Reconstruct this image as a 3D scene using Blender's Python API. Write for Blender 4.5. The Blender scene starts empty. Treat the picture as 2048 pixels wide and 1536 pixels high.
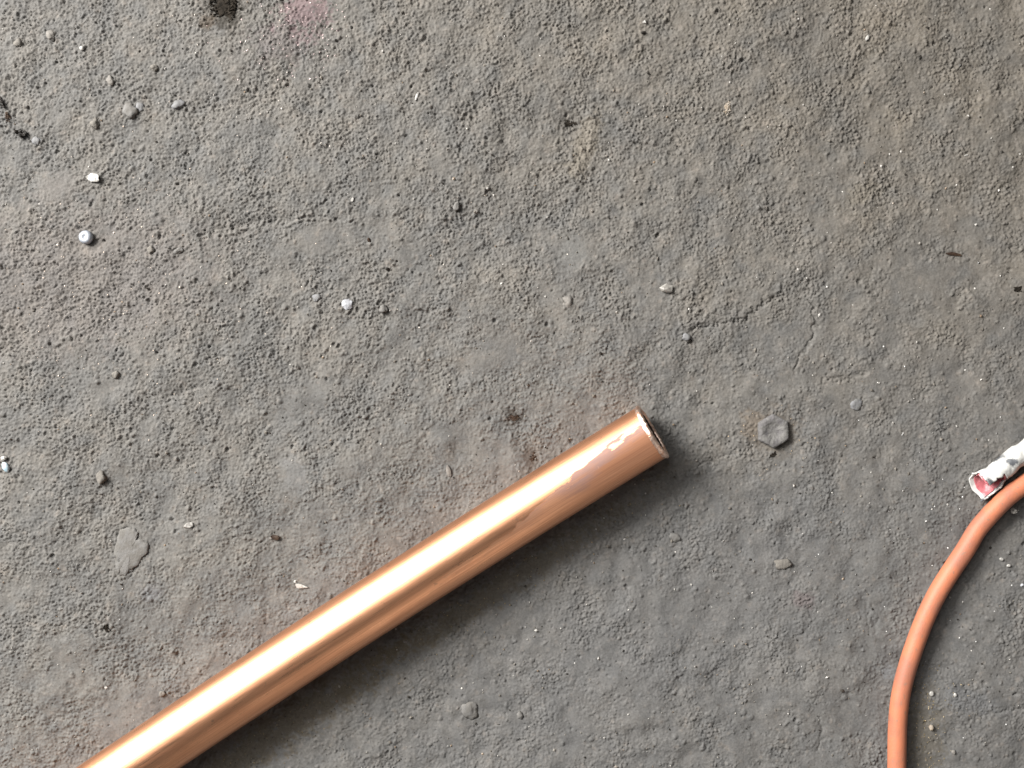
import bpy, bmesh, math
import numpy as np
from mathutils import Vector, noise as mnoise

# ------------------------------------------------------------------ scale, camera, light
S = 0.138e-3            # metres on the floor for one pixel of the photograph
H = 0.310               # camera height
scene = bpy.context.scene
C = scene.collection

cam_d = bpy.data.cameras.new('camera')
cam = bpy.data.objects.new('camera', cam_d); C.objects.link(cam)
cam.location = (0, 0, H)
cam_d.sensor_width = 36
cam_d.lens = 36 * H / (2048 * S)
cam_d.clip_start = 0.01; cam_d.clip_end = 50
cam_d.dof.use_dof = True; cam_d.dof.focus_distance = H - 0.001; cam_d.dof.aperture_fstop = 14
scene.camera = cam

world = bpy.data.worlds.new('World'); scene.world = world; world.use_nodes = True
bg = world.node_tree.nodes['Background']
bg.inputs[0].default_value = (0.97, 0.98, 1.0, 1); bg.inputs[1].default_value = 0.085

def area(name, az, el, dist, sx, sy, power, col, roll=0.0):
    d = bpy.data.lights.new(name, 'AREA'); d.shape = 'RECTANGLE'; d.size = sx; d.size_y = sy
    d.energy = power; d.color = col
    o = bpy.data.objects.new(name, d); C.objects.link(o)
    p = Vector((math.cos(az)*math.cos(el), math.sin(az)*math.cos(el), math.sin(el))) * dist
    o.location = p
    o.rotation_euler = p.to_track_quat('Z', 'Y').to_euler()
    return o
area('doorway_light', math.radians(145), math.radians(36), 1.25, 1.40, 1.70, 28.0, (1.0, 0.97, 0.925))
area('inner_key_light', math.radians(148), math.radians(36), 1.15, 0.42, 0.40, 43.0, (1.0, 0.965, 0.91))  # added smaller key within the doorway light, for harder relief and shadow; no window
area('flank_fill_light', math.radians(-52), math.radians(24), 1.20, 1.20, 0.90, 2.4, (1.0, 0.87, 0.74))  # added warm fill with no known source, lifts reflections on the pipe's lower flank

vs = scene.view_settings
vs.view_transform = 'Standard'; vs.look = 'None'; vs.gamma = 1; vs.exposure = 0.0; vs.use_curve_mapping = False

rng = np.random.default_rng(11)

# ------------------------------------------------------------------ material helper
def mat(name, col, rough=0.6, metal=0.0, col2=None, scale=800.0, bump=0.0, bscale=1500.0, spec=0.5,
        lo=0.4, hi=0.6, detail=4.0, trans=0.0):
    m = bpy.data.materials.new(name); m.use_nodes = True
    nt = m.node_tree; b = nt.nodes['Principled BSDF']
    b.inputs['Base Color'].default_value = (*col, 1); b.inputs['Roughness'].default_value = rough
    b.inputs['Metallic'].default_value = metal; b.inputs['Specular IOR Level'].default_value = spec
    b.inputs['Transmission Weight'].default_value = trans
    tc = nt.nodes.new('ShaderNodeTexCoord')
    if col2 is not None:
        n = nt.nodes.new('ShaderNodeTexNoise'); n.inputs['Scale'].default_value = scale; n.inputs['Detail'].default_value = detail
        nt.links.new(tc.outputs['Object'], n.inputs['Vector'])
        r = nt.nodes.new('ShaderNodeMapRange'); r.inputs[1].default_value = lo; r.inputs[2].default_value = hi
        nt.links.new(n.outputs[0], r.inputs[0])
        mx = nt.nodes.new('ShaderNodeMix'); mx.data_type = 'RGBA'
        mx.inputs[6].default_value = (*col, 1); mx.inputs[7].default_value = (*col2, 1)
        nt.links.new(r.outputs[0], mx.inputs[0]); nt.links.new(mx.outputs[2], b.inputs['Base Color'])
    if bump > 0:
        n2 = nt.nodes.new('ShaderNodeTexNoise'); n2.inputs['Scale'].default_value = bscale; n2.inputs['Detail'].default_value = 5
        nt.links.new(tc.outputs['Object'], n2.inputs['Vector'])
        bp = nt.nodes.new('ShaderNodeBump'); bp.inputs['Strength'].default_value = bump; bp.inputs['Distance'].default_value = 0.0003
        nt.links.new(n2.outputs[0], bp.inputs['Height']); nt.links.new(bp.outputs[0], b.inputs['Normal'])
    return m

# ------------------------------------------------------------------ floor relief
STEP = 0.27e-3; N = 1120
fx = np.fft.fftfreq(N, STEP); FX, FY = np.meshgrid(fx, fx)
def band(wl, width=0.5, ang=0.0, stretch=1.0):
    """tileable random field of wavelength wl (metres), stretched along ang"""
    c, s = math.cos(ang), math.sin(ang)
    u = (FX*c + FY*s) * stretch; v = -FX*s + FY*c
    f = np.sqrt(u*u + v*v) + 1e-9
    filt = np.exp(-(np.log(f*wl))**2 / (2*width**2))
    w = np.fft.fft2(rng.standard_normal((N, N)))
    r = np.real(np.fft.ifft2(w*filt))
    return r / r.std()
def sm(a, lo, hi):
    t = np.clip((a-lo)/(hi-lo), 0, 1); return t*t*(3-2*t)

nx, ny = 1111, 839
xs = (np.arange(nx) - nx//2) * STEP; ys = (np.arange(ny) - ny//2) * STEP
def grow(edge, far):
    out, d, p = [], STEP*1.3, edge
    while p < far:
        p += d; out.append(p); d *= 1.28
    return np.array(out)
gx = grow(xs[-1], 0.75); gy = grow(ys[-1], 0.75)
xs = np.concatenate([-gx[::-1], xs, gx]); ys = np.concatenate([-gy[::-1], ys, gy])
ix = np.round(xs/STEP).astype(int) % N; iy = np.round(ys/STEP).astype(int) % N
X, Y = np.meshgrid(xs, ys)
PX = X/S + 1024; PY = 768 - Y/S               # photograph pixel of each floor point
def samp(a): return a[np.ix_(iy, ix)]
ox = np.maximum(0, np.abs(X)-0.150); oy = np.maximum(0, np.abs(Y)-0.113)
fine_w = np.exp(-np.hypot(ox, oy)/0.004); mid_w = np.exp(-np.hypot(ox, oy)/0.03); far_w = np.exp(-np.hypot(ox, oy)/0.15)

big = samp(band(0.070, 0.5)); midn = samp(band(0.016, 0.5)); mid2 = samp(band(0.0075, 0.45))
g1 = samp(band(0.0050, 0.5, math.radians(35), 0.75)); g2 = samp(band(0.0028, 0.6, math.radians(60), 0.8))
g3 = samp(band(0.0015, 0.6)); g4 = samp(band(0.0008, 0.5))
roughmask = samp(band(0.030, 0.5)); rm2 = samp(band(0.012, 0.4))
# the bed is smoother in the lower right, grittier to the upper left and top
trend = sm(-(PX-1024)/1024*0.6 - (PY-768)/768*0.7, -0.9, 0.7)
R = np.clip(0.34 + 0.62*trend + 0.20*roughmask + 0.15*rm2, 0.11, 1.3)
bil = lambda a: np.abs(a) - 0.8
h = (0.30*big*far_w + 0.085*midn*mid_w
     + fine_w*(0.030*mid2 + 0.85*R*(0.045*bil(g1) + 0.05*g2 + 0.15*sm(g2+.3*g3, .35, .75) + 0.045*g3 + 0.15*sm(g3+.4*g4, .6, 1.1) - .16*sm(g3-.5*g4, 1.3, 1.9) + 0.065*g4)))
# flaky ledges
ter = midn*1.0 + 0.45*mid2 + 0.20*g1
h += fine_w*0.045*(np.floor(ter*1.3) + sm(ter*1.3 - np.floor(ter*1.3), 0.0, 0.16))

def local(px, py, rpx):
    """slices of the floor arrays round a photograph pixel"""
    x0 = (px-1024)*S; y0 = (768-py)*S; r = rpx*S
    a, b = np.searchsorted(xs, [x0-r, x0+r]); c, d = np.searchsorted(ys, [y0-r, y0+r])
    return np.s_[c:d+1, a:b+1]
def dist_ell(px, py, rx, ry, ang, sl):
    dx = PX[sl]-px; dy = -(PY[sl]-py); c, s = math.cos(ang), math.sin(ang)
    return np.hypot((dx*c+dy*s)/rx, (-dx*s+dy*c)/ry)
# sand grains standing proud, and pits
for n_, r0, r1, h0, h1, sgn in ((7500, 1.6, 3.6, .14, .45, 1), (1100, 3.2, 6.5, .22, .60, 1), (1500, 1.4, 2.8, .3, .70, -1), (160, 3.0, 6.0, .35, .9, -1), (2600, 1.1, 2.1, .25, .55, -1)):
    px_ = rng.uniform(-60, 2108, n_); py_ = rng.uniform(-40, 1576, n_)
    for px, py in zip(px_, py_):
        rr = rng.uniform(r0, r1); e = rng.uniform(0.6, 1.0); hh = rng.uniform(h0, h1)
        tl = 0.62 + 0.38*float(np.clip(-(px-1024)/1024*0.6-(py-768)/768*0.7+0.5, 0, 1))
        sl = local(px, py, rr*1.3)
        d = dist_ell(px, py, rr, rr*e, rng.uniform(0, 3.14), sl)
        h[sl] += sgn*tl*hh*np.sqrt(np.clip(1-d*d, 0, 1))
# cracks and ledges read off the photograph (pixel polylines: points, half width px, depth mm)
def polyline(pts, hw, depth, jit=3.0, ledge=0.0):
    pts = np.array(pts, float)
    lo = pts.min(0)-60; hi = pts.max(0)+60; c = (lo+hi)/2
    sl = local(c[0], c[1], max(hi-lo)/2)
    px, py = PX[sl], PY[sl]
    jx = px + jit*g1[sl]; jy = py + jit*g2[sl]
    best = np.full(px.shape, 1e9); side = np.zeros(px.shape)
    for p, q in zip(pts[:-1], pts[1:]):
        d = q-p; L = d@d
        t = np.clip(((jx-p[0])*d[0]+(jy-p[1])*d[1])/L, 0, 1)
        dd = np.hypot(jx-p[0]-t*d[0], jy-p[1]-t*d[1])
        cr = ((jx-p[0])*d[1]-(jy-p[1])*d[0])
        side = np.where(dd < best, np.sign(cr), side); best = np.minimum(best, dd)
    h[sl] -= 1.15*depth*np.exp(-(best/hw)**2)
    if ledge: h[sl] += ledge*np.where(side > 0, np.exp(-(best/28)**2), 0)
polyline([(1385,655),(1440,648),(1490,638),(1505,622),(1530,605),(1560,590)], 3.0, .45, ledge=.22)
polyline([(1622,600),(1632,640),(1628,670),(1612,695),(1597,715),(1592,745)], 3.0, .40, ledge=.2)
polyline([(405,472),(440,458),(500,446),(585,438)], 7, .45, ledge=-.25)
polyline([(1898,1412),(1925,1440),(1965,1500)], 1.6, .22, jit=1)
polyline([(1935,1440),(1990,1425),(2048,1415)], 2.6, .25)
polyline([(1640,1440),(1645,1480),(1636,1500)], 3.0, .25)
polyline([(1185,228),(1180,280),(1165,320),(1150,345)], 12, -.30, ledge=.15)
polyline([(1640,760),(1680,758),(1730,745)], 4, .35)
polyline([(1375,940),(1440,915),(1470,905)], 3, .3)
polyline([(1180,1075),(1190,1030)], 3, .2)
polyline([(940,560),(900,600),(870,650)], 16, -.35)
polyline([(250,1000),(310,1020),(340,1060)], 4, .2)
polyline([(330,800),(380,780),(420,768)], 6, .35, ledge=-.2)
polyline([(1860,215),(1930,190),(2048,170)], 10, .35)
polyline([(1730,1185),(1738,1230),(1745,1262)], 4, .2, jit=8)
polyline([(530,620),(560,665),(640,700)], 12, -.25)
for (px, py, rx, ry, an, dz) in ((1140,245,34,22,.2,-.55),(1025,836,26,18,0,-.45),(1062,918,20,26,.5,-.45),(1545,870,62,56,0,-.35),
        (450,15,46,52,0,-.75),(1230,1060,30,20,0,-.3),(1700,385,50,26,.3,.30),(480,600,40,26,.2,-.35),(600,745,40,24,.4,-.3),
        (1480,560,60,30,0,-.3),(960,215,26,16,.7,-.4),(1010,275,18,10,1.2,-.5),(1690,300,40,22,.3,-.35),(1620,365,20,14,0,-.4),
        (1735,1225,30,44,.2,-.35),(768,622,20,20,0,-.45),(36,262,30,26,0,-.25),(175,480,26,22,0,-.2),(1545,1040,60,20,.3,.2),
        (620,1420,40,22,.2,-.4)):
    sl = local(px, py, 2.2*max(rx, ry)); d = dist_ell(px, py, rx, ry, an, sl)
    h[sl] += dz*np.exp(-d*d*1.2)
# smooth worn patches
for (px, py, rx, ry) in ((112,372,48,34),(1150,505,36,30),(1000,700,60,40),(1560,760,40,22),(590,950,26,40),(640,480,50,40),(1850,560,90,36)):
    sl = local(px, py, 2*max(rx, ry)); d = dist_ell(px, py, rx, ry, 0.3, sl); w = np.exp(-(d*d)**2)
    h[sl] = h[sl]*(1-.75*w) + w*.75*(h[sl].mean()+.12)
h -= h[np.ix_(np.arange(0, len(ys), 5), np.arange(0, len(xs), 5))].mean()
Z = h*1e-3
def floor_z(x, y):
    i = int(np.clip(np.searchsorted(xs, x), 1, len(xs)-1)); j = int(np.clip(np.searchsorted(ys, y), 1, len(ys)-1))
    return float(Z[j, i])

# ---- colour of the concrete itself: cement, brown dust, pale aggregate, pink paint
def mixc(a, b, w): return a*(1-w[..., None]) + np.array(b)*w[..., None]
c1 = samp(band(0.040, 0.6)); c2 = samp(band(0.011, 0.6)); c3 = samp(band(0.0035, 0.5)); c4 = samp(band(0.0013, 0.5)); c5 = samp(band(0.0022, .4))
col = np.zeros(X.shape+(3,)) + np.array((0.262, 0.254, 0.243))
dust = sm((PX-1024)/1024*0.8 - (PY-600)/768*0.9, -0.2, 1.5)
col = mixc(col, (0.250, 0.212, 0.165), np.clip(0.16 + 0.06*c1 + 0.08*c2 + 0.46*dust, 0, 0.9))
col = mixc(col, (0.255, 0.256, 0.262), np.clip(0.30*sm((PY-768)/768*.8+(PX-1024)/1024*.5, 0, 1) + .12*sm(c2+0.5*c3, .5, 1.6), 0, .8))
col = mixc(col, (0.33, 0.285, 0.245), sm(c3 + .35*c2, 1.2, 2.6)*.40)
col = mixc(col, (0.34, 0.325, 0.30), sm(c4, 1.3, 2.4)*.55)
col = mixc(col, (0.12, 0.105, 0.092), sm(c5, 1.6, 2.6)*.65)
col *= (1 + 0.04*c1 + 0.04*c2 + 0.035*c3)[..., None]
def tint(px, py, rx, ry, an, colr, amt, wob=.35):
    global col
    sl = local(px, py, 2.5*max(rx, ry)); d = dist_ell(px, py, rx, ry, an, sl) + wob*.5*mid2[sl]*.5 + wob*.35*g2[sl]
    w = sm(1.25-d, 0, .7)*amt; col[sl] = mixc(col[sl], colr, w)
tint(608, 10, 44, 62, -.2, (.36, .235, .25), .60, .7)
tint(575, 75, 70, 45, .3, (.29, .235, .235), .3, .7)
tint(150, 560, 300, 160, .1, (.30, .255, .235), .30)
tint(1170, 290, 26, 75, -.35, (.34, .295, .235), .55)
tint(1545, 866, 58, 54, 0, (.25, .205, .16), .45)
tint(1505, 850, 26, 30, .4, (.33, .265, .205), .5)
tint(450, 18, 38, 46, 0, (.06, .052, .042), .85, .5)
tint(415, 42, 20, 16, 0, (.12, .085, .055), .6, .5)
tint(1135, 246, 22, 15, 0, (.10, .09, .08), .5, .6)
tint(1025, 836, 22, 15, 0, (.07, .05, .035), .6, .7)
tint(1062, 916, 16, 22, 0, (.11, .075, .055), .6, .7)
tint(1605, 1200, 24, 18, 0, (.24, .165, .165), .5, .5)
tint(1780, 1345, 26, 12, -.3, (.33, .345, .36), .6, .5)
tint(1940, 1400, 60, 24, -.2, (.27, .275, .285), .5, .4)
tint(112, 372, 44, 30, .3, (.315, .29, .268), .6, .3)
tint(1150, 505, 34, 28, .3, (.31, .305, .29), .6, .4)
tint(1730, 385, 44, 22, .4, (.31, .275, .225), .6, .4)
tint(590, 945, 24, 42, .3, (.31, .305, .30), .5, .4)
tint(300, 1185, 26, 16, .3, (.31, .31, .325), .5, .4)
tint(1310, 1240, 500, 200, .5, (.245, .243, .245), .35, .3)
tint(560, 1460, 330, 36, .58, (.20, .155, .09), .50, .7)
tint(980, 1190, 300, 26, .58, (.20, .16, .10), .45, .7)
tint(1850, 1470, 40, 90, 0, (.18, .145, .09), .40, .6)
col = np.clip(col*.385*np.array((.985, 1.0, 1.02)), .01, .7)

def grid_mesh():
    ncx, ncy = len(xs), len(ys)
    co = np.stack([X, Y, Z], -1).reshape(-1, 3).astype(np.float32)
    idx = np.arange(ncx*ncy).reshape(ncy, ncx)
    q = np.stack([idx[:-1, :-1], idx[:-1, 1:], idx[1:, 1:], idx[1:, :-1]], -1).reshape(-1, 4)
    me = bpy.data.meshes.new('floor')
    me.vertices.add(len(co)); me.vertices.foreach_set('co', co.ravel())
    me.loops.add(q.size); me.loops.foreach_set('vertex_index', q.ravel().astype(np.int32))
    me.polygons.add(len(q)); me.polygons.foreach_set('loop_start', np.arange(0, q.size, 4, dtype=np.int32))
    me.polygons.foreach_set('use_smooth', np.ones(len(q), bool))
    me.update(calc_edges=True)
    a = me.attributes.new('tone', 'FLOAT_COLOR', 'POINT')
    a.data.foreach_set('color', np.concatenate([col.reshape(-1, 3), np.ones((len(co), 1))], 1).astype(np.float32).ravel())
    return me
fm = bpy.data.materials.new('concrete'); fm.use_nodes = True
nt = fm.node_tree; b = nt.nodes['Principled BSDF']
b.inputs['Roughness'].default_value = 0.82; b.inputs['Specular IOR Level'].default_value = 0.28
at = nt.nodes.new('ShaderNodeAttribute'); at.attribute_name = 'tone'
tc = nt.nodes.new('ShaderNodeTexCoord')
n1 = nt.nodes.new('ShaderNodeTexNoise'); n1.inputs['Scale'].default_value = 1700; n1.inputs['Detail'].default_value = 6; n1.inputs['Roughness'].default_value = .65
nt.links.new(tc.outputs['Object'], n1.inputs['Vector'])
mr = nt.nodes.new('ShaderNodeMapRange'); mr.inputs[1].default_value = .3; mr.inputs[2].default_value = .7; mr.inputs[3].default_value = .80; mr.inputs[4].default_value = 1.20
nt.links.new(n1.outputs[0], mr.inputs[0])
mu = nt.nodes.new('ShaderNodeMix'); mu.data_type = 'RGBA'; mu.blend_type = 'MULTIPLY'; mu.inputs[0].default_value = 1
nt.links.new(at.outputs['Color'], mu.inputs[6]); nt.links.new(mr.outputs[0], mu.inputs[7]); nt.links.new(mu.outputs[2], b.inputs['Base Color'])
bp = nt.nodes.new('ShaderNodeBump'); bp.inputs['Strength'].default_value = .55; bp.inputs['Distance'].default_value = 0.00018
nt.links.new(n1.outputs[0], bp.inputs['Height']); nt.links.new(bp.outputs[0], b.inputs['Normal'])
me = grid_mesh(); me.materials.append(fm)
floor = bpy.data.objects.new('floor', me); C.objects.link(floor)
floor['kind'] = 'structure'; floor['label'] = 'rough grey concrete floor with gritty dusty surface'

# ------------------------------------------------------------------ object helpers
def at_px(px, py, z=0.0):
    k = (H - z)/H
    return Vector(((px-1024)*S*k, (768-py)*S*k, z))
def tag(o, label, cat, group=None):
    o['label'] = label; o['category'] = cat
    if group: o['group'] = group
    return o
def link(name, me, m, parent=None, smooth=True):
    o = bpy.data.objects.new(name, me); C.objects.link(o)
    if m is not None: me.materials.append(m)
    if smooth: me.polygons.foreach_set('use_smooth', [True]*len(me.polygons))
    if parent: o.parent = parent
    return o
def pyd(name, v, f):
    me = bpy.data.meshes.new(name); me.from_pydata([tuple(p) for p in v], [], f); me.update(); return me
def empty(name, loc):
    o = bpy.data.objects.new(name, None); o.empty_display_size = 0.005; C.objects.link(o); o.location = loc; return o
def catmull(pts, n):
    P = [Vector(p) for p in pts]; P = [2*P[0]-P[1]] + P + [2*P[-1]-P[-2]]
    out = []
    segs = len(P)-3
    for k in range(n+1):
        t = k/n*segs; i = min(int(t), segs-1); t -= i
        a, b_, c, d = P[i:i+4]
        out.append(0.5*((2*b_)+(-a+c)*t+(2*a-5*b_+4*c-d)*t*t+(-a+3*b_-3*c+d)*t*t*t))
    return out

# ------------------------------------------------------------------ copper pipe
PR = 0.0078; WALL = 0.0011
u_ax = np.linspace(1, -2.3, 190)
cx = 751 + 555*u_ax; cy = 1223.5 - 360.5*u_ax - 11*(1-u_ax**2) - 8*((1-u_ax)/2)**2
zf = [floor_z((a-1024)*S, (768-b_)*S) for a, b_ in zip(cx, cy) if a > 0]
pz = PR + float(np.percentile(zf, 88))
root = empty('copper_pipe', at_px(751, 1212, 0))
line = [at_px(a, b_, pz) for a, b_ in zip(cx, cy)]
NS = 112
def pipe_ring(i, rad, off=0.0):
    p = line[i]; d = (line[max(i-1, 0)] - line[min(i+1, len(line)-1)]).normalized()   # towards the open end
    side = Vector((0, 0, 1)).cross(d).normalized(); up = Vector((0, 0, 1))
    out = []
    for k in range(NS):
        a = 2*math.pi*k/NS
        rr = rad*(1 + 0.0035*mnoise.noise(Vector((p.x*60, p.y*60, math.cos(a)*1.2))) + 0.0016*mnoise.noise(Vector((p.x*260, p.y*260, math.sin(a)*2+5))))
        v = p + side*math.sin(a)*rr + up*math.cos(a)*rr
        if i == 0:
            v += d*(-math.tan(math.radians(9.5))*math.cos(a)*rr + 0.00022*mnoise.noise(Vector((a*5, 3.1, 0))) + 0.00012*mnoise.noise(Vector((a*19, 7.7, 0))) + off)
        elif i < 6:
            v += d*(-math.tan(math.radians(9.5))*math.cos(a)*rr)*(1-i/6)
        out.append(v - root.location)
    return out
nr = len(line); lens = [0.0]
for i in range(1, nr): lens.append(lens[-1] + (line[i]-line[i-1]).length)
def tube_mesh(name, rad, flip=False):
    v = []; f = []
    for i in range(nr): v += pipe_ring(i, rad)
    for i in range(nr-1):
        for k in range(NS):
            a, b_ = i*NS+k, i*NS+(k+1) % NS
            q = (a, b_, b_+NS, a+NS); f.append(q[::-1] if flip else q)
    me = pyd(name, v, f)
    uv = me.uv_layers.new(name='UVMap')
    for poly in me.polygons:
        for li, vi in zip(poly.loop_indices, poly.vertices):
            i, k = divmod(vi, NS)
            ks = [x % NS for x in poly.vertices]
            kk = k + (NS if (k == 0 and max(ks) == NS-1) else 0)
            uv.data[li].uv = (lens[i]*10, kk/NS)          # u: decimetres from the cut, v: turn, 0 at the top
    return me
def copper(name):
    m = bpy.data.materials.new(name); m.use_nodes = True; nt = m.node_tree; b = nt.nodes['Principled BSDF']
    b.inputs['Metallic'].default_value = 1
    L = nt.links.new
    uvn = nt.nodes.new('ShaderNodeUVMap'); uvn.uv_map = 'UVMap'
    sep = nt.nodes.new('ShaderNodeSeparateXYZ'); L(uvn.outputs[0], sep.inputs[0])
    tcn = nt.nodes.new('ShaderNodeTexCoord')
    def mp(src, sc):
        q = nt.nodes.new('ShaderNodeMapping'); q.inputs['Scale'].default_value = sc; L(src, q.inputs[0]); return q.outputs[0]
    def nz(vec, sc, det=4, ro=.55):
        q = nt.nodes.new('ShaderNodeTexNoise'); q.inputs['Scale'].default_value = sc; q.inputs['Detail'].default_value = det; q.inputs['Roughness'].default_value = ro
        L(vec, q.inputs['Vector']); return q.outputs[0]
    def rg(x, a, b_, c, d, clamp=True):
        q = nt.nodes.new('ShaderNodeMapRange'); q.clamp = clamp
        for k, val in zip((1, 2, 3, 4), (a, b_, c, d)): q.inputs[k].default_value = val
        L(x, q.inputs[0]); return q.outputs[0]
    def ma(op, x, y):
        q = nt.nodes.new('ShaderNodeMath'); q.operation = op
        for k, val in ((0, x), (1, y)):
            if isinstance(val, (int, float)): q.inputs[k].default_value = val
            else: L(val, q.inputs[k])
        return q.outputs[0]
    def mc(w, a, b_):
        q = nt.nodes.new('ShaderNodeMix'); q.data_type = 'RGBA'
        L(w, q.inputs[0])
        for k, val in ((6, a), (7, b_)):
            if isinstance(val, tuple): q.inputs[k].default_value = (*val, 1)
            else: L(val, q.inputs[k])
        return q.outputs[2]
    streak = nz(mp(uvn.outputs[0], (1.4, 42, 1)), 3.0, 6, .6)
    streak2 = nz(mp(uvn.outputs[0], (5, 160, 1)), 3.0, 4, .6)
    blot = nz(tcn.outputs['Object'], 90, 5, .6)
    fine = nz(tcn.outputs['Object'], 2200, 3)
    # worn, tarnished skin along the lower flank near the cut end: v runs 0..1 round the pipe
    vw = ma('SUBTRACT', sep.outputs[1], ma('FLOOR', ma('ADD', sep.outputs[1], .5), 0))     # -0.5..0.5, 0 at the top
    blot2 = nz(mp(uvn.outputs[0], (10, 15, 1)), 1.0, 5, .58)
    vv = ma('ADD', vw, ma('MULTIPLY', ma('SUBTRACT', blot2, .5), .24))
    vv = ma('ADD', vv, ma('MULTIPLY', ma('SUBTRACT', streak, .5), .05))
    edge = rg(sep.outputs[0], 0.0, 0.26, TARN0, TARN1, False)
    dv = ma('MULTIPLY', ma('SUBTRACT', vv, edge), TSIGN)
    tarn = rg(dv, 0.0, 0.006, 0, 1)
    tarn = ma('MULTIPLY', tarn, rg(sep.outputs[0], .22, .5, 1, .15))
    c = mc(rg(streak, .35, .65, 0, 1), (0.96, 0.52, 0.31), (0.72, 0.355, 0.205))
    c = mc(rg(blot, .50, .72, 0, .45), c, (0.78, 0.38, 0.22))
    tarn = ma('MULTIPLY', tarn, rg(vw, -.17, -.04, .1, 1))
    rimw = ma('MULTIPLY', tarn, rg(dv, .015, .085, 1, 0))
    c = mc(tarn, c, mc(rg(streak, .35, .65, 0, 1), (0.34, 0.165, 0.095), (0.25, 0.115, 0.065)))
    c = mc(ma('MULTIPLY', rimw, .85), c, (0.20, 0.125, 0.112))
    L(ma('SUBTRACT', 1.0, ma('MULTIPLY', tarn, .72)), b.inputs['Metallic'])
    spots = rg(nz(tcn.outputs['Object'], 420, 2), .70, .76, 0, .6)
    c = mc(spots, c, (0.50, 0.27, 0.18))
    L(c, b.inputs['Base Color'])
    ro = ma('ADD', rg(streak, .3, .7, .25, .44), rg(streak2, .3, .7, -.05, .08))
    ro = ma('ADD', ro, ma('ADD', ma('MULTIPLY', tarn, .08), ma('MULTIPLY', rimw, .16)))
    L(ro, b.inputs['Roughness'])
    bpn = nt.nodes.new('ShaderNodeBump'); bpn.inputs['Strength'].default_value = .45; bpn.inputs['Distance'].default_value = .00006
    L(ma('ADD', ma('MULTIPLY', streak2, .6), ma('MULTIPLY', fine, .5)), bpn.inputs['Height']); L(bpn.outputs[0], b.inputs['Normal'])
    return m
TARN0, TARN1, TSIGN = 0.095, 0.030, -1
m_cu = copper('drawn_copper')
link('tube', tube_mesh('tube', PR), m_cu, root)
m_cu_in = mat('shaded_bore', (.07, .035, .022), .7, .3, (.035, .02, .014), 300, .3)  # bore coloured near black, standing in for the shade inside the pipe
link('bore', tube_mesh('bore', PR-WALL, True), m_cu_in, root)
# cut rim: a burred annulus
v = []; f = []
prof = ((PR, -.0011), (PR+.00034, -.00025), (PR+.00012, .00022), (PR-WALL*.6, .00022), (PR-WALL-.0001, .00002), (PR-WALL, -.0003))
d0 = (line[0]-line[1]).normalized()
for j, (rad, off) in enumerate(prof):
    ring = pipe_ring(0, rad)
    for k, p in enumerate(ring):
        a = 2*math.pi*k/NS
        burr = .00022*max(0, mnoise.noise(Vector((a*9, j*.4, 1.3)))) + .00014*mnoise.noise(Vector((a*26, j*.8, 9.1)))
        v.append(p + d0*(off + burr*(1 if 0 < j < 5 else 0)))
for j in range(len(prof)-1):
    for k in range(NS):
        a, b_ = j*NS+k, j*NS+(k+1) % NS; f.append((a+NS, b_+NS, b_, a))
rim = link('cut_rim', pyd('cut_rim', v, f), mat('sawn_copper', (.95, .74, .63), .34, 1, (.70, .42, .30), 900, .6, 2500, lo=.5, hi=.62), root)
rim['label'] = 'bright burred saw-cut rim'
tag(root, 'shiny copper pipe with an open saw-cut end lying on concrete', 'pipe')

# ------------------------------------------------------------------ orange cable
CR = 0.00252
cpts = [(1990,2080),(1900,1935),(1836,1780),(1799,1640),(1794,1536),(1802,1395),(1836,1276),(1876,1185),(1931,1100),(1962,1051),(2010,998),(2052,966),(2120,922),(2230,868),(2360,830),(2520,815)]
cz = CR + 0.00018
cl = catmull([at_px(a, b_, cz) for a, b_ in cpts], 170)
def sweep(name, pts, rad, ns=28, wob=0.02, org=Vector((0, 0, 0)), sc=120):
    v = []; f = []
    for i, p in enumerate(pts):
        d = (pts[min(i+1, len(pts)-1)] - pts[max(i-1, 0)]).normalized()
        side = d.cross(Vector((0, 0, 1))).normalized(); up = side.cross(d)
        for k in range(ns):
            a = 2*math.pi*k/ns
            n = Vector((0,0,0)) + side*math.cos(a) + up*math.sin(a)
            r = rad*(1 + wob*mnoise.noise((p+n*rad)*sc) + .4*wob*mnoise.noise((p+n*rad)*sc*5))
            v.append(p + n*r - org)
    for i in range(len(pts)-1):
        for k in range(ns):
            a, b_ = i*ns+k, i*ns+(k+1) % ns; f.append((a, b_, b_+ns, a+ns))
    f.append(tuple(range(ns))[::-1]); f.append(tuple(range((len(pts)-1)*ns, len(pts)*ns)))
    return pyd(name, v, f)
co = at_px(1802, 1395, 0)
zc = [floor_z(p.x, p.y) for p in cl]
zs = np.convolve(np.pad(zc, 6, mode='edge'), np.ones(13)/13, 'valid')
for p, q in zip(cl, zs): p.z = CR + q + 0.00012
cb = link('orange_cable', sweep('orange_cable', cl, CR, 30, .022, co), None)
cb.location = co
cm = mat('orange_sheathing', (.37, .130, .070), .55, 0, (.28, .108, .068), 160, .22, 2600, spec=.35, lo=.42, hi=.62)
nt = cm.node_tree; b = nt.nodes['Principled BSDF']; lk = b.inputs['Base Color'].links[0]; src = lk.from_socket
tcn = nt.nodes.new('ShaderNodeTexCoord'); nn = nt.nodes.new('ShaderNodeTexNoise'); nn.inputs['Scale'].default_value = 900; nn.inputs['Detail'].default_value = 3
nt.links.new(tcn.outputs['Object'], nn.inputs['Vector'])
rr = nt.nodes.new('ShaderNodeMapRange'); rr.inputs[1].default_value = .61; rr.inputs[2].default_value = .70; rr.inputs[4].default_value = .7
nt.links.new(nn.outputs[0], rr.inputs[0])
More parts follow.
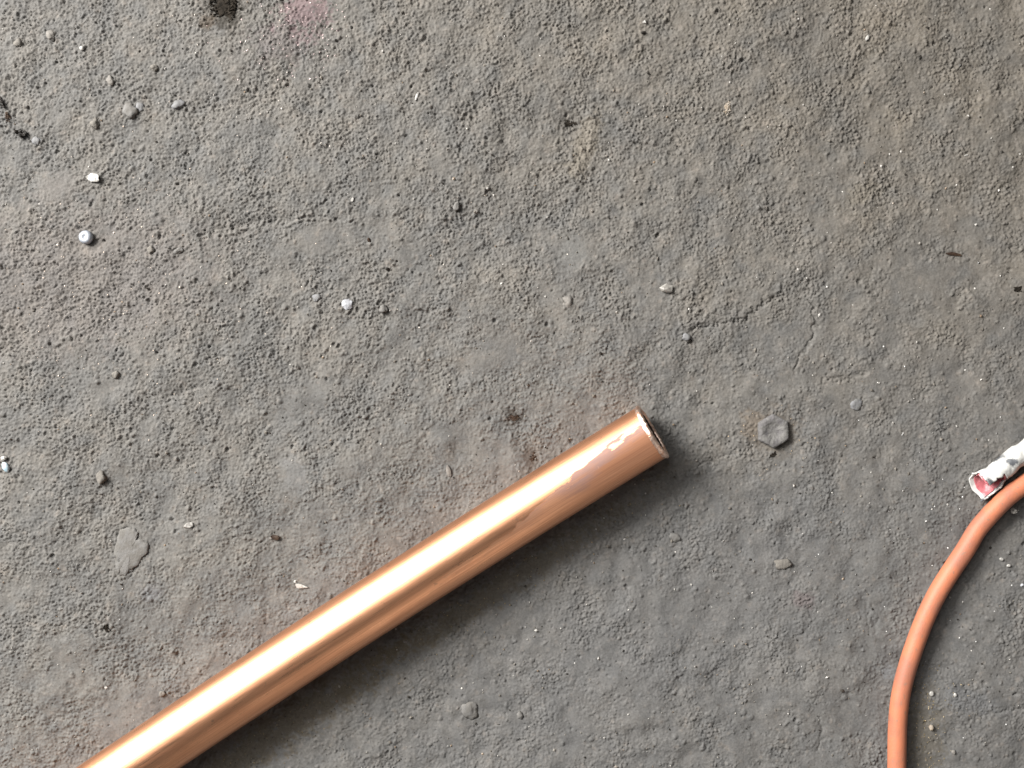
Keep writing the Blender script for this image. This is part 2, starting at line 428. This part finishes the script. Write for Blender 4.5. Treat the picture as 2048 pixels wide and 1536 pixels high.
mm = nt.nodes.new('ShaderNodeMix'); mm.data_type = 'RGBA'; mm.inputs[7].default_value = (.20, .12, .085, 1)
nt.links.new(rr.outputs[0], mm.inputs[0]); nt.links.new(src, mm.inputs[6]); nt.links.new(mm.outputs[2], b.inputs['Base Color'])
cb.data.materials.append(cm)
tag(cb, 'matte orange cable curving in an arc over the concrete', 'cable')

# ------------------------------------------------------------------ torn white sheath
spts = [(1950,970),(1966,964),(1984,954),(2004,938),(2024,921),(2048,905),(2090,872),(2150,828),(2230,780),(2330,740)]
so = at_px(1985, 955, floor_z(*at_px(1985, 955).xy))
SR = 0.0027
sl_ = catmull([at_px(a, b_, SR+.0004) for a, b_ in spts], 110)
slen = [0.0]
for i in range(1, len(sl_)): slen.append(slen[-1] + (sl_[i]-sl_[i-1]).length)
def sheath(name, shrink, trim):
    ns = 56; v = []; f = []
    for i, p in enumerate(sl_):
        L = slen[i]/S                                            # pixels from the mouth
        d = (sl_[min(i+1, len(sl_)-1)] - sl_[max(i-1, 0)]).normalized()
        side = d.cross(Vector((0, 0, 1))).normalized(); up = Vector((0, 0, 1))   # side: to the lower right
        fl = math.exp(-(L/34)**2)
        for k in range(ns):
            a = 2*math.pi*k/ns                                   # 0 up, pi/2 lower-right side
            w = SR*(1.02 + .42*fl) ; hh = SR*(1.0 - .12*fl)
            n = side*math.sin(a)*w + up*math.cos(a)*hh
            crum = 1 + .10*mnoise.noise((p+n)*420) + .05*mnoise.noise((p+n)*1100) + .05*math.sin(L*.16+math.sin(a)*2)*(1-fl)
            lip = 0.0
            q = p + n*crum*shrink + side*SR*.30*fl
            if L < 26: q -= d*(1-L/26)*SR*.5*mnoise.noise(Vector((a*1.3, 2.2, .5)))
            q.z = max(q.z, so.z + .0001)
            v.append(q - so)
    def keep(i, k):
        L = slen[i]/S; a = (2*math.pi*(k+.5)/ns + math.pi) % (2*math.pi) - math.pi
        ad = math.degrees(a) + 9*mnoise.noise(Vector((L*.12, .3, 4)))
        if 6 < ad < 84 + trim*3 and L < 54 - trim: return False
        if trim and L < 7: return False
        if -85 < ad <= 6 and L < 17 + (ad+40)*.06 - trim*.5: return False
        return True
    for i in range(len(sl_)-1):
        for k in range(ns):
            if keep(i, k):
                a, b_ = i*ns+k, i*ns+(k+1) % ns; f.append((a, b_, b_+ns, a+ns))
    me = pyd(name, v, f)
    bm = bmesh.new(); bm.from_mesh(me)
    bmesh.ops.delete(bm, geom=[x for x in bm.verts if not x.link_faces], context='VERTS')
    bmesh.ops.recalc_face_normals(bm, faces=bm.faces); bm.to_mesh(me); bm.free()
    return me
sroot = empty('torn_sheath', so)
m_white = mat('white_plastic', (.42, .42, .41), .42, 0, (.07, .074, .082), 260, .25, 1200, lo=.52, hi=.62)
m_pink = mat('pink_lining', (.36, .10, .115), .5, 0, (.46, .25, .265), 700, .2, lo=.5, hi=.7)
o = link('outer_skin', sheath('outer_skin', 1.0, 0), m_white, sroot)
md = o.modifiers.new('thickness', 'SOLIDIFY'); md.thickness = .00040; md.offset = 0
o = link('lining', sheath('lining', .86, 5), m_pink, sroot)
md = o.modifiers.new('thickness', 'SOLIDIFY'); md.thickness = .00016; md.offset = 0
o['label'] = 'pink inner lining showing in the torn mouth'
tag(sroot, 'crumpled white plastic sheath with torn pink-lined mouth beside the orange cable', 'sheath')

# ------------------------------------------------------------------ hex bolt head
bz = floor_z(*at_px(1546, 862).xy)
bo = at_px(1546, 862, 0); bo.z = bz - .0012
broot = empty('hex_bolt', bo)
def hexr(a, R_):
    a = (a - math.radians(32)) % (math.pi/3) - math.pi/6
    return R_*math.cos(math.pi/6)/math.cos(a)
prof = [(0.0, .00235), (.0010, .00238), (.0019, .00255), (.0026, .00290), (.0030, .00305)]
v = []; f = []; ns = 96
rows = []
for r_, z_ in prof[1:]:
    rows.append([(r_*math.cos(2*math.pi*k/ns), r_*math.sin(2*math.pi*k/ns), z_) for k in range(ns)])
for mixw, rad, z_ in ((.55, .0043, .00300), (.85, .00465, .00278), (1, .00478, .0024), (1, .0048, .0012), (1, .0048, -.001)):
    rows.append([((hexr(2*math.pi*k/ns, rad)*mixw + rad*.93*(1-mixw))*math.cos(2*math.pi*k/ns), (hexr(2*math.pi*k/ns, rad)*mixw + rad*.93*(1-mixw))*math.sin(2*math.pi*k/ns), z_) for k in range(ns)])
v.append(Vector((0, 0, prof[0][1])))
for r_ in rows:
    for p in r_:
        p = Vector(p); nn_ = .00009*mnoise.noise(p*900) + .00006*mnoise.noise(p*2500+Vector((5, 1, 2)))
        v.append(p + Vector((p.x*.022*mnoise.noise(p*500), p.y*.022*mnoise.noise(p*450+Vector((3,3,3))), nn_*1.9)))
for k in range(ns): f.append((0, 1+k, 1+(k+1) % ns))
for j in range(len(rows)-1):
    for k in range(ns):
        a, b_ = 1+j*ns+k, 1+j*ns+(k+1) % ns; f.append((a, a+ns, b_+ns, b_))
m_bolt = mat('dusty_steel', (.115, .112, .109), .8, .0, (.085, .081, .084), 450, .9, 1300, lo=.42, hi=.62)
link('head', pyd('head', v, f), m_bolt, broot)
# shank going down into the floor
v = [(.0026*math.cos(2*math.pi*k/24), .0026*math.sin(2*math.pi*k/24), z_) for z_ in (-.012, -.001) for k in range(24)]
f = [(k, (k+1) % 24, 24+(k+1) % 24, 24+k) for k in range(24)] + [tuple(range(24))[::-1]]
link('shank', pyd('shank', v, f), m_bolt, broot)
tag(broot, 'dusty dished hex bolt head set in the concrete beyond the pipe end', 'bolt')

# ------------------------------------------------------------------ steel rivet
rz_ = floor_z(*at_px(173, 475).xy); ro_ = at_px(173, 475, 0); ro_.z = rz_ - .0003
prof = [(.0, .00292), (.00035, .00294), (.0006, .00318), (.0009, .00330), (.0013, .00318), (.00165, .0028), (.00185, .0022), (.0019, .0015), (.00182, .0008), (.0016, .0002), (.0013, -.0002)]
v = [(0, 0, prof[0][1])]; f = []; ns = 40
for r_, z_ in prof[1:]:
    for k in range(ns):
        a = 2*math.pi*k/ns; w = 1 + .03*mnoise.noise(Vector((math.cos(a)*2, math.sin(a)*2, z_*600)))
        v.append((r_*w*math.cos(a), r_*w*math.sin(a), z_ + .00005*mnoise.noise(Vector((a, r_*2000, 0)))))
for k in range(ns): f.append((0, 1+k, 1+(k+1) % ns))
for j in range(len(prof)-2):
    for k in range(ns):
        a, b_ = 1+j*ns+k, 1+j*ns+(k+1) % ns; f.append((a, a+ns, b_+ns, b_))
rv = link('rivet', pyd('rivet', v, f), mat('zinc', (.36, .39, .44), .5, .35, (.26, .28, .32), 700, .3, 1500))
rv.location = ro_; rv.scale = (1, 1, .68); tag(rv, 'round silver rivet head with a dimple standing on the floor', 'rivet')

# ------------------------------------------------------------------ small debris
M = dict(
 white=mat('white_chip', (.36, .355, .34), .5, 0, (.17, .163, .155), 1000, .3, spec=.3, lo=.47, hi=.56),
 blue=mat('pale_blue_chip', (.27, .38, .45), .45, 0, (.36, .42, .45), 600, .2),
 stone=mat('grey_stone', (.120, .117, .114), .85, 0, (.098, .093, .086), 500, .5),
 pale=mat('pale_stone', (.158, .148, .137), .85, 0, (.115, .108, .10), 500, .5),
 dusty=mat('dusty_stone', (.128, .119, .107), .9, 0, (.10, .093, .084), 420, .7),
 bluegrey=mat('blue_grey_stone', (.132, .134, .142), .75, 0, (.10, .099, .098), 500, .4),
 quartz=mat('quartz', (.30, .31, .335), .35, 0, (.19, .19, .205), 700, .3),
 black=mat('black_grit', (.007, .006, .005), .5, 0, (.018, .015, .013), 900, .5, spec=.2),
 dark=mat('dark_dirt', (.009, .0075, .006), .9, 0, (.024, .020, .016), 900, .6, spec=.1),
 brown=mat('brown_chip', (.020, .011, .007), .7, 0, (.040, .025, .016), 800, .4, spec=.2),
 tan=mat('tan_grit', (.17, .135, .098), .8, 0, (.27, .24, .205), 800, .4),
 glass=mat('cloudy_glass', (.30, .29, .27), .15, 0, (.16, .15, .14), 500, trans=.25),
)
ico_cache = {}
def ico(sub):
    if sub not in ico_cache:
        bm = bmesh.new(); bmesh.ops.create_icosphere(bm, subdivisions=sub, radius=1)
        ico_cache[sub] = ([v_.co.copy() for v_ in bm.verts], [tuple(x.index for x in f_.verts) for f_ in bm.faces]); bm.free()
    return ico_cache[sub]
def pebble_vf(w, d, hgt, seed, rough=.42, sub=3):
    vs_, fs = ico(sub); off = Vector((seed*3.7, seed*1.9, seed*.7)); out = []
    for c in vs_:
        r = 1 + rough*mnoise.noise(c*1.1+off) + rough*.6*mnoise.noise(c*2.6+off) + rough*.35*mnoise.noise(c*5+off)
        out.append(Vector((c.x*r*w/2, c.y*r*d/2, c.z*r*hgt/2)))
    return out, fs
def hull_vf(w, d, hgt, seed, n=14):
    g = np.random.default_rng(seed); bm = bmesh.new()
    for _ in range(n):
        q = g.standard_normal(3); q /= np.linalg.norm(q); q *= g.uniform(.8, 1.05)
        bm.verts.new((q[0]*w/2, q[1]*d/2, q[2]*hgt/2))
    r = bmesh.ops.convex_hull(bm, input=bm.verts)
    bmesh.ops.delete(bm, geom=[x for x in bm.verts if not x.link_faces], context='VERTS')
    bm.verts.index_update()
    vv = [x.co.copy() for x in bm.verts]; ff = [tuple(y.index for y in x.verts) for x in bm.faces]; bm.free()
    return vv, ff
def plate_vf(w, d, th, seed, curl=.25, taper=0.0, nseg=18, rough=.25, jag=0):
    """irregular thin flake: outline of nseg points, curled, with an inner ring"""
    g = np.random.default_rng(seed); v = []; f = []
    ph = g.uniform(0, 6.28, 4)
    def pt(k, s_, top):
        a = 2*math.pi*k/nseg
        r = 1 + rough*(.6*math.sin(2*a+ph[0]) + .5*math.sin(3*a+ph[1]) + .45*math.sin(5*a+ph[2]))*.6
        x = math.cos(a)*r*s_; y = math.sin(a)*r*s_*(1-taper*x)
        if jag: r += jag*mnoise.noise(Vector((math.cos(a)*4, math.sin(a)*4, seed))) + jag*.6*mnoise.noise(Vector((math.cos(a)*9, math.sin(a)*9, seed))); x = math.cos(a)*r*s_; y = math.sin(a)*r*s_
        z = curl*w*.5*(x*x*.5 + .35*math.sin(2.2*x+ph[3]) + .3*y*x) + th*(.5 if top else -.5)*(1 - .35*s_)
        return Vector((x*w/2, y*d/2, z))
    for top in (True, False):
        base = len(v); v.append(pt(0, 0, top))
        for s_ in (.35, .7, 1.0):
            for k in range(nseg): v.append(pt(k, s_, top))
        for k in range(nseg):
            t = (base, base+1+k, base+1+(k+1) % nseg); f.append(t if top else t[::-1])
        for j in range(2):
            for k in range(nseg):
                a = base+1+j*nseg+k; b_ = base+1+j*nseg+(k+1) % nseg
                q = (a, a+nseg, b_+nseg, b_); f.append(q if top else q[::-1])
    n1_ = 1+3*nseg
    for k in range(nseg):
        a = 1+2*nseg+k; b_ = 1+2*nseg+(k+1) % nseg; f.append((a, a+n1_, b_+n1_, b_))
    return v, f
def clump_vf(w, d, hgt, seed, n=16, gr=.3):
    g = np.random.default_rng(seed); V = []; F = []
    vv, ff = pebble_vf(w*.6, d*.6, hgt*.5, seed, .8, 4); V += vv; F += ff
    for i in range(n):
        a = g.uniform(0, 6.28); r = math.sqrt(g.uniform(0, 1))*.5
        s_ = g.uniform(.5, 1.3)*gr*min(w, d)
        vv, ff = hull_vf(s_, s_*g.uniform(.5, 1), s_*.7, seed*100+i, 9); b0 = len(V)
        o_ = Vector((math.cos(a)*r*w, math.sin(a)*r*d, hgt*.22*(1-1.6*r)))
        V += [p+o_ for p in vv]; F += [tuple(x+b0 for x in q) for q in ff]
    return V, F
seed_i = [0]
def debris(name, kind, px, py, w, d, hgt, ang, m, label, cat, sink=.35, group=None, lift=None, **kw):
    """w, d in photograph pixels on the floor; hgt in mm; ang in degrees"""
    seed_i[0] += 1; sd = seed_i[0]+20
    W, D, Hh = w*S, d*S, hgt*1e-3
    fn = dict(pebble=pebble_vf, hull=hull_vf, plate=plate_vf, clump=clump_vf)[kind]
    v, f = fn(W, D, Hh, sd, **kw)
    zlow = min(p.z for p in v); zt = max(p.z for p in v) - zlow
    p0 = at_px(px, py, 0)
    fz = [floor_z(p0.x+a*W*.35, p0.y+b_*D*.35) for a in (-1, 0, 1) for b_ in (-1, 0, 1)]
    base = float(np.mean(fz)) if lift is None else lift
    me = pyd(name, [p - Vector((0, 0, zlow)) for p in v], f)
    o = link(name, me, M[m], smooth=(kind in ('pebble',)))
    o.location = (p0.x, p0.y, base - sink*zt); o.rotation_euler.z = math.radians(ang)
    return tag(o, label, cat, group)
D_ = debris
# white and coloured bits
D_('paint_flake', 'plate', 188, 356, 30, 16, .35, -12, 'white', 'curled white flake above the silver rivet', 'flake', .0, curl=.5)
D_('plastic_sliver', 'plate', 603, 1173, 24, 8, .5, -8, 'white', 'tapered white sliver beside the long copper pipe', 'sliver', .1, taper=.6, curl=.15)
D_('plastic_chip', 'hull', 378, 1050, 26, 14, 1.3, 15, 'white', 'chunky white chip near the flat embedded stone', 'chip', .2)
D_('white_bead', 'pebble', 166, 98, 10, 10, 1.2, 0, 'white', 'small round white bead lying alone on bare concrete', 'bead', .15, rough=.1)
D_('quartz_grain', 'hull', 1288, 46, 13, 12, 1.6, 0, 'white', 'sparkling white quartz grain at the floor above a dark speck', 'grain', .2)
D_('plastic_chip', 'pebble', 13, 934, 13, 22, 1.4, 25, 'blue', 'pale blue oval plastic chip', 'chip', .2, rough=.15)
D_('plastic_chip', 'pebble', 9, 916, 13, 10, 1.1, 10, 'white', 'little white chip touching the pale blue chip', 'chip', .2, rough=.2)
D_('plastic_sliver', 'plate', 834, 193, 5, 17, .5, -18, 'white', 'needle-thin white sliver on the open upper floor', 'sliver', .1, curl=.1)
D_('plastic_sliver', 'plate', 1733, 77, 6, 13, .5, -20, 'white', 'short bright white sliver on the brown dusty floor', 'sliver', .1, curl=.1)
D_('crumbly_flake', 'clump', 1455, 215, 15, 34, .9, -12, 'tan', 'crumbly tan and white flake on gritty concrete', 'flake', .3, n=14, gr=.35)
D_('white_grain', 'hull', 1932, 311, 9, 8, .8, 30, 'white', 'tiny triangular white grain on the brown dusty floor', 'grain', .2, n=7)
D_('glass_shard', 'hull', 1332, 576, 32, 22, 1.8, -18, 'glass', 'angular cloudy glass shard on smooth concrete', 'shard', .0, n=26)
D_('plastic_sliver', 'plate', 897, 942, 9, 24, .8, 10, 'pale', 'curved pale sliver near the upper side of the pipe', 'sliver', .1, curl=.5)
D_('white_grain', 'pebble', 1862, 1386, 9, 10, .9, 0, 'white', 'round white grain inside the orange cable arc, beside its shadow', 'grain', .2, rough=.15)
D_('white_grain', 'pebble', 1908, 1388, 7, 8, .8, 0, 'white', 'smaller white grain at the head of the thin crack', 'grain', .2, rough=.15)
D_('white_grain', 'pebble', 2002, 1118, 9, 6, .8, -20, 'white', 'white oval grain next to another inside the cable bend', 'grain', .2, rough=.15, group='pair of oval grains inside the bend')
D_('white_grain', 'pebble', 2016, 1131, 9, 6, .8, 5, 'white', 'white oval grain next to another inside the cable bend', 'grain', .2, rough=.15, group='pair of oval grains inside the bend')
D_('quartz_grain', 'hull', 2043, 1169, 10, 8, 1.0, 5, 'quartz', 'glassy quartz grain on the shaded floor inside the cable bend', 'grain', .2)
D_('white_grain', 'pebble', 1906, 1503, 8, 8, .8, 5, 'pale', 'pale grain below the beige pebble near the cable', 'grain', .2)
D_('pebble', 'pebble', 1861, 1454, 10, 11, 1.3, 5, 'tan', 'small beige pebble beside the lower cable run', 'pebble', .2)
D_('mortar_crumb', 'clump', 2020, 1020, 18, 13, 1.4, 20, 'pale', 'whitish mortar crumb wedged against the orange cable', 'crumb', 0, lift=.0022, n=6, gr=.5)
D_('plastic_sliver', 'plate', 705, 400, 5, 10, .5, -20, 'white', 'tiny white fleck high on the open floor', 'sliver', .1)
# black and brown bits
D_('charred_twig', 'clump', 4, 206, 14, 30, 1.6, 22, 'black', 'black charred twig end lying above the black nugget', 'twig', .2, n=8, gr=.45)
D_('charred_twig', 'clump', 16, 234, 11, 22, 1.4, 14, 'brown', 'dark brown twig end touching the charred one', 'twig', .2, n=8, gr=.45)
D_('coal_nugget', 'clump', 45, 267, 24, 20, 2.2, -25, 'black', 'faceted black nugget with a pale glint', 'nugget', .1, n=5, gr=.55)
D_('pebble', 'pebble', 74, 282, 20, 15, .9, 15, 'bluegrey', 'flat blue-grey pebble beside the black nugget', 'pebble', .5)
D_('black_speck', 'hull', 775, 538, 9, 8, 1.0, 0, 'black', 'round black speck in the middle of the bare floor', 'speck', .2)
D_('black_speck', 'hull', 738, 480, 8, 11, 1.0, 20, 'brown', 'dark brown speck in the middle of the bare floor', 'speck', .2)
D_('black_speck', 'hull', 1286, 66, 14, 7, .9, 20, 'black', 'dark angular speck below the sparkling quartz grain', 'speck', .2)
D_('wood_chip', 'plate', 550, 1075, 19, 9, .8, -15, 'brown', 'dark brown wood chip on bare concrete', 'chip', .1, curl=.3)
D_('dirt_crumb', 'clump', 214, 1256, 13, 20, 1.1, 10, 'dark', 'dark dirt crumb below the flat embedded stone', 'crumb', .3, n=8, gr=.4)
D_('dirt_clump', 'clump', 450, 14, 62, 70, 1.5, 10, 'dark', 'large rough dark dirt clump beside the pink stain', 'dirt', .22, n=90, gr=.13)
D_('dirt_crumb', 'clump', 1025, 836, 28, 16, 1.0, 5, 'brown', 'loose brown dirt crumbs above the pipe near its cut end', 'crumb', .4, n=10, gr=.35)
D_('dirt_crumb', 'clump', 1138, 246, 34, 16, .9, 8, 'dark', 'dark crumb heap in a shallow hollow beside the light streak', 'crumb', .5, n=16, gr=.28)
D_('dirt_crumb', 'clump', 1066, 915, 14, 26, .9, -20, 'brown', 'reddish brown crumbs close against the upper pipe edge', 'crumb', .45, n=10, gr=.35)
D_('dirt_crumb', 'clump', 2034, 578, 22, 12, 1.0, 8, 'dark', 'dark crumb on the smooth brown dusty floor', 'crumb', .3, n=8, gr=.4)
D_('wood_chip', 'plate', 1908, 508, 34, 6, .6, -6, 'brown', 'thin brown splinter on the brown dusty floor', 'splinter', .2, curl=.1)
D_('black_speck', 'hull', 1378, 682, 14, 9, 1.0, 10, 'black', 'dark glinting speck against the small blue-grey pebble', 'speck', .3)
D_('dirt_crumb', 'clump', 1545, 910, 22, 12, .8, 30, 'dark', 'dark crumb under the edge of the hex bolt', 'crumb', .4, n=6, gr=.4)
# pebbles and stones
D_('pebble', 'pebble', 262, 223, 28, 30, 1.8, 20, 'stone', 'rounded grey pebble with a crescent shadow', 'pebble', .4)
D_('pebble', 'pebble', 281, 215, 16, 20, 1.0, 20, 'bluegrey', 'small bluish pebble touching the rounded grey one', 'pebble', .5)
D_('pebble', 'pebble', 356, 210, 26, 17, 1.4, 22, 'bluegrey', 'bluish grey oblong pebble right of the paired pebbles', 'pebble', .4)
D_('pebble', 'pebble', 102, 72, 20, 22, 1.4, 0, 'pale', 'pale blocky pebble near the round white bead', 'pebble', .45)
D_('pebble', 'pebble', 38, 86, 18, 18, 1.5, 30, 'dusty', 'dusty tan pebble beside the pale blocky pebble', 'pebble', .45)
D_('pebble', 'pebble', 223, 162, 14, 20, 1.5, 20, 'pale', 'upright pale pebble above the paired pebbles', 'pebble', .4)
D_('pebble', 'pebble', 309, 136, 15, 15, 1.4, 0, 'dusty', 'small dusty round pebble on gritty floor above the bluish one', 'pebble', .4)
D_('pebble', 'pebble', 191, 248, 16, 22, 1.6, 15, 'dusty', 'egg-shaped dusty pebble below left of the paired pebbles', 'pebble', .4)
D_('quartz_pebble', 'hull', 695, 609, 26, 25, 1.9, 10, 'quartz', 'milky quartz pebble beside a pebble in a crater', 'pebble', .5, n=30)
D_('pebble', 'pebble', 766, 618, 17, 16, 1.6, 0, 'stone', 'grey pebble sitting in a small crater', 'pebble', .3)
D_('pebble', 'pebble', 1372, 674, 16, 14, 1.3, 0, 'bluegrey', 'small blue-grey pebble with a black speck beside it', 'pebble', .4)
D_('pebble', 'pebble', 940, 1420, 34, 38, 1.7, 20, 'stone', 'broad grey embedded pebble below the pipe shadow', 'pebble', .55)
D_('pebble', 'pebble', 204, 955, 20, 24, 1.6, -15, 'dusty', 'dusty pebble with dark side above the flat embedded stone', 'pebble', .35)
D_('pebble', 'pebble', 1566, 1128, 36, 20, 1.1, 5, 'dusty', 'flat oval dusty pebble between pipe and cable', 'pebble', .5)
D_('pebble', 'pebble', 232, 749, 14, 15, 1.5, 0, 'dusty', 'lone tan pebble below the silver rivet', 'pebble', .3)
D_('pebble', 'pebble', 303, 500, 14, 16, 1.4, 20, 'dusty', 'upright tan pebble right of the silver rivet', 'pebble', .3)
D_('pebble', 'pebble', 357, 502, 22, 12, 1.1, 15, 'stone', 'flat grey pebble right of the upright tan pebble', 'pebble', .4)
D_('pebble', 'pebble', 913, 414, 12, 20, 1.5, -20, 'stone', 'narrow grey pebble standing on gritty bare concrete', 'pebble', .35)
D_('pebble', 'pebble', 1136, 604, 20, 26, 1.1, -10, 'pale', 'pale smooth pebble on open floor left of the glass shard', 'pebble', .55)
D_('pebble', 'pebble', 634, 596, 18, 16, 1.0, 0, 'bluegrey', 'low bluish pebble beside the milky quartz pebble', 'pebble', .55)
D_('pebble', 'pebble', 325, 1388, 12, 12, 1.2, 0, 'dusty', 'small pebble just above the lower pipe', 'pebble', .35)
D_('pebble', 'pebble', 1040, 1432, 14, 14, 1.1, 0, 'stone', 'small grey pebble right of the broad embedded one', 'pebble', .45)
D_('pebble', 'pebble', 1712, 808, 26, 22, 1.0, 10, 'bluegrey', 'low greyish pebble beyond the hex bolt', 'pebble', .55)
D_('pebble', 'pebble', 1350, 1075, 24, 16, .9, -20, 'stone', 'low bluish pebble in the soft shade below the pipe end', 'pebble', .55)

# flat embedded stone with its own outline (points read in photograph pixels)
so_pts = [(240,1061),(257,1055),(270,1059),(277,1066),(270,1080),(286,1080),(297,1089),(295,1103),(282,1118),(277,1131),(259,1142),(253,1151),(240,1151),(231,1138),(227,1113),(231,1087)]
fs_o = at_px(260, 1104); fs_o.z = float(np.mean([floor_z(*at_px(260+a, 1104+b_).xy) for a in (-24, 0, 24) for b_ in (-30, 0, 30)]))
gs = np.random.default_rng(5); out = []
for p, q in zip(so_pts, so_pts[1:]+so_pts[:1]):
    for t in (0, .25, .5, .75): out.append(((p[0]+(q[0]-p[0])*t) + gs.normal(0, .8), (p[1]+(q[1]-p[1])*t) + gs.normal(0, .8)))
no = len(out); v = []; f = []
for s_, z_ in ((1.03, -.0006), (1.0, .00022), (.94, .00042), (.72, .00046), (.40, .00052)):
    for (a, b_) in out:
        w_ = at_px(260 + (a-260)*s_, 1104 + (b_-1104)*s_) - Vector((fs_o.x, fs_o.y, 0))
        w_.z = z_ + (.00010*mnoise.noise(w_*700) + .00006*mnoise.noise(w_*1800) if z_ > 0 else 0); v.append(w_)
v.append(Vector((0, 0, .0005)))
for j_ in range(4):
    for k in range(no):
        a, b_ = j_*no+k, j_*no+(k+1) % no; f.append((a, a+no, b_+no, b_))
for k in range(no): f.append((4*no+k, 5*no, 4*no+(k+1) % no))
fs = link('flat_stone', pyd('flat_stone', v, f), M['stone']); fs.location = fs_o
tag(fs, 'large flat pale stone embedded in the floor', 'stone')


# ------------------------------------------------------------------ loose grit nobody could count
V = []; F = []; cols = []
oct_f = [(0,2,4),(2,1,4),(1,3,4),(3,0,4),(2,0,5),(1,2,5),(3,1,5),(0,3,5)]
def grit(px, py, r, c):
    p = at_px(px, py); z = floor_z(p.x, p.y); b0 = len(V)
    s_ = rng.uniform(.6, 1.3, 3)*r; a = rng.uniform(0, 6.28); ca, sa = math.cos(a), math.sin(a)
    for q in ((1,0,0),(-1,0,0),(0,1,0),(0,-1,0),(0,0,1),(0,0,-1)):
        x, y, zz = q[0]*s_[0], q[1]*s_[1], q[2]*s_[2]*.8
        V.append((p.x+x*ca-y*sa, p.y+x*sa+y*ca, z+r*.25+zz + (x*.3))); cols.append((*c, 1))
    F.extend([tuple(i+b0 for i in t) for t in oct_f])
for _ in range(2600):
    px, py = rng.uniform(-40, 2088), rng.uniform(-30, 1566)
    k = rng.uniform()
    if k < .55: c = np.array((.125, .115, .102))*rng.uniform(.7, 1.25)
    elif k < .80: c = np.array((.022, .019, .016))*rng.uniform(.5, 1.6)
    elif k < .92: c = np.array((.32, .31, .295))*rng.uniform(.8, 1.3)
    else: c = np.array((.16, .12, .085))
    grit(px, py, rng.uniform(.12, .36)*1e-3*(1 if rng.uniform() < .9 else 1.7), c)
for (cx_, cy_, sx_, sy_, n_, c) in ((600, 60, 60, 60, 130, (.78, .62, .62)), (200, 560, 200, 150, 190, (.75, .64, .55)), (500, 170, 160, 90, 60, (.7, .65, .6)), (800, 560, 200, 160, 30, (.7, .66, .6)), (1850, 1430, 40, 60, 40, (.42, .33, .2)), (1900, 1100, 120, 200, 40, (.75, .75, .75)), (1545, 880, 50, 40, 30, (.4, .3, .2))):
    for _ in range(n_):
        grit(rng.normal(cx_, sx_), rng.normal(cy_, sy_), rng.uniform(.10, .24)*1e-3, np.array(c)*rng.uniform(.8, 1.15))
for _ in range(420):                                   # dust and filings gathered along the sheltered side of the pipe
    t = rng.uniform(-.05, 1); d_ = 4 + abs(rng.normal(0, 42))
    grit(400 + 935*t + .545*d_, 1536 - 620*t + .84*d_, rng.uniform(.10, .26)*1e-3, np.array((.17, .125, .06))*rng.uniform(.4, 1.5) if rng.uniform() < .6 else np.array((.02, .017, .013)))
for _ in range(160):
    grit(rng.normal(1845, 26), rng.uniform(1330, 1560), rng.uniform(.10, .24)*1e-3, np.array((.17, .13, .065))*rng.uniform(.4, 1.4))
me = pyd('grit', V, F)
a = me.attributes.new('tone', 'FLOAT_COLOR', 'POINT'); a.data.foreach_set('color', np.array(cols, np.float32).ravel())
gm = bpy.data.materials.new('grit'); gm.use_nodes = True; b = gm.node_tree.nodes['Principled BSDF']; b.inputs['Roughness'].default_value = .4
at = gm.node_tree.nodes.new('ShaderNodeAttribute'); at.attribute_name = 'tone'; gm.node_tree.links.new(at.outputs['Color'], b.inputs['Base Color'])
g = link('grit', me, gm, smooth=False)
g['kind'] = 'stuff'; g['label'] = 'fine loose sand and grit scattered over the concrete'; g['category'] = 'grit'
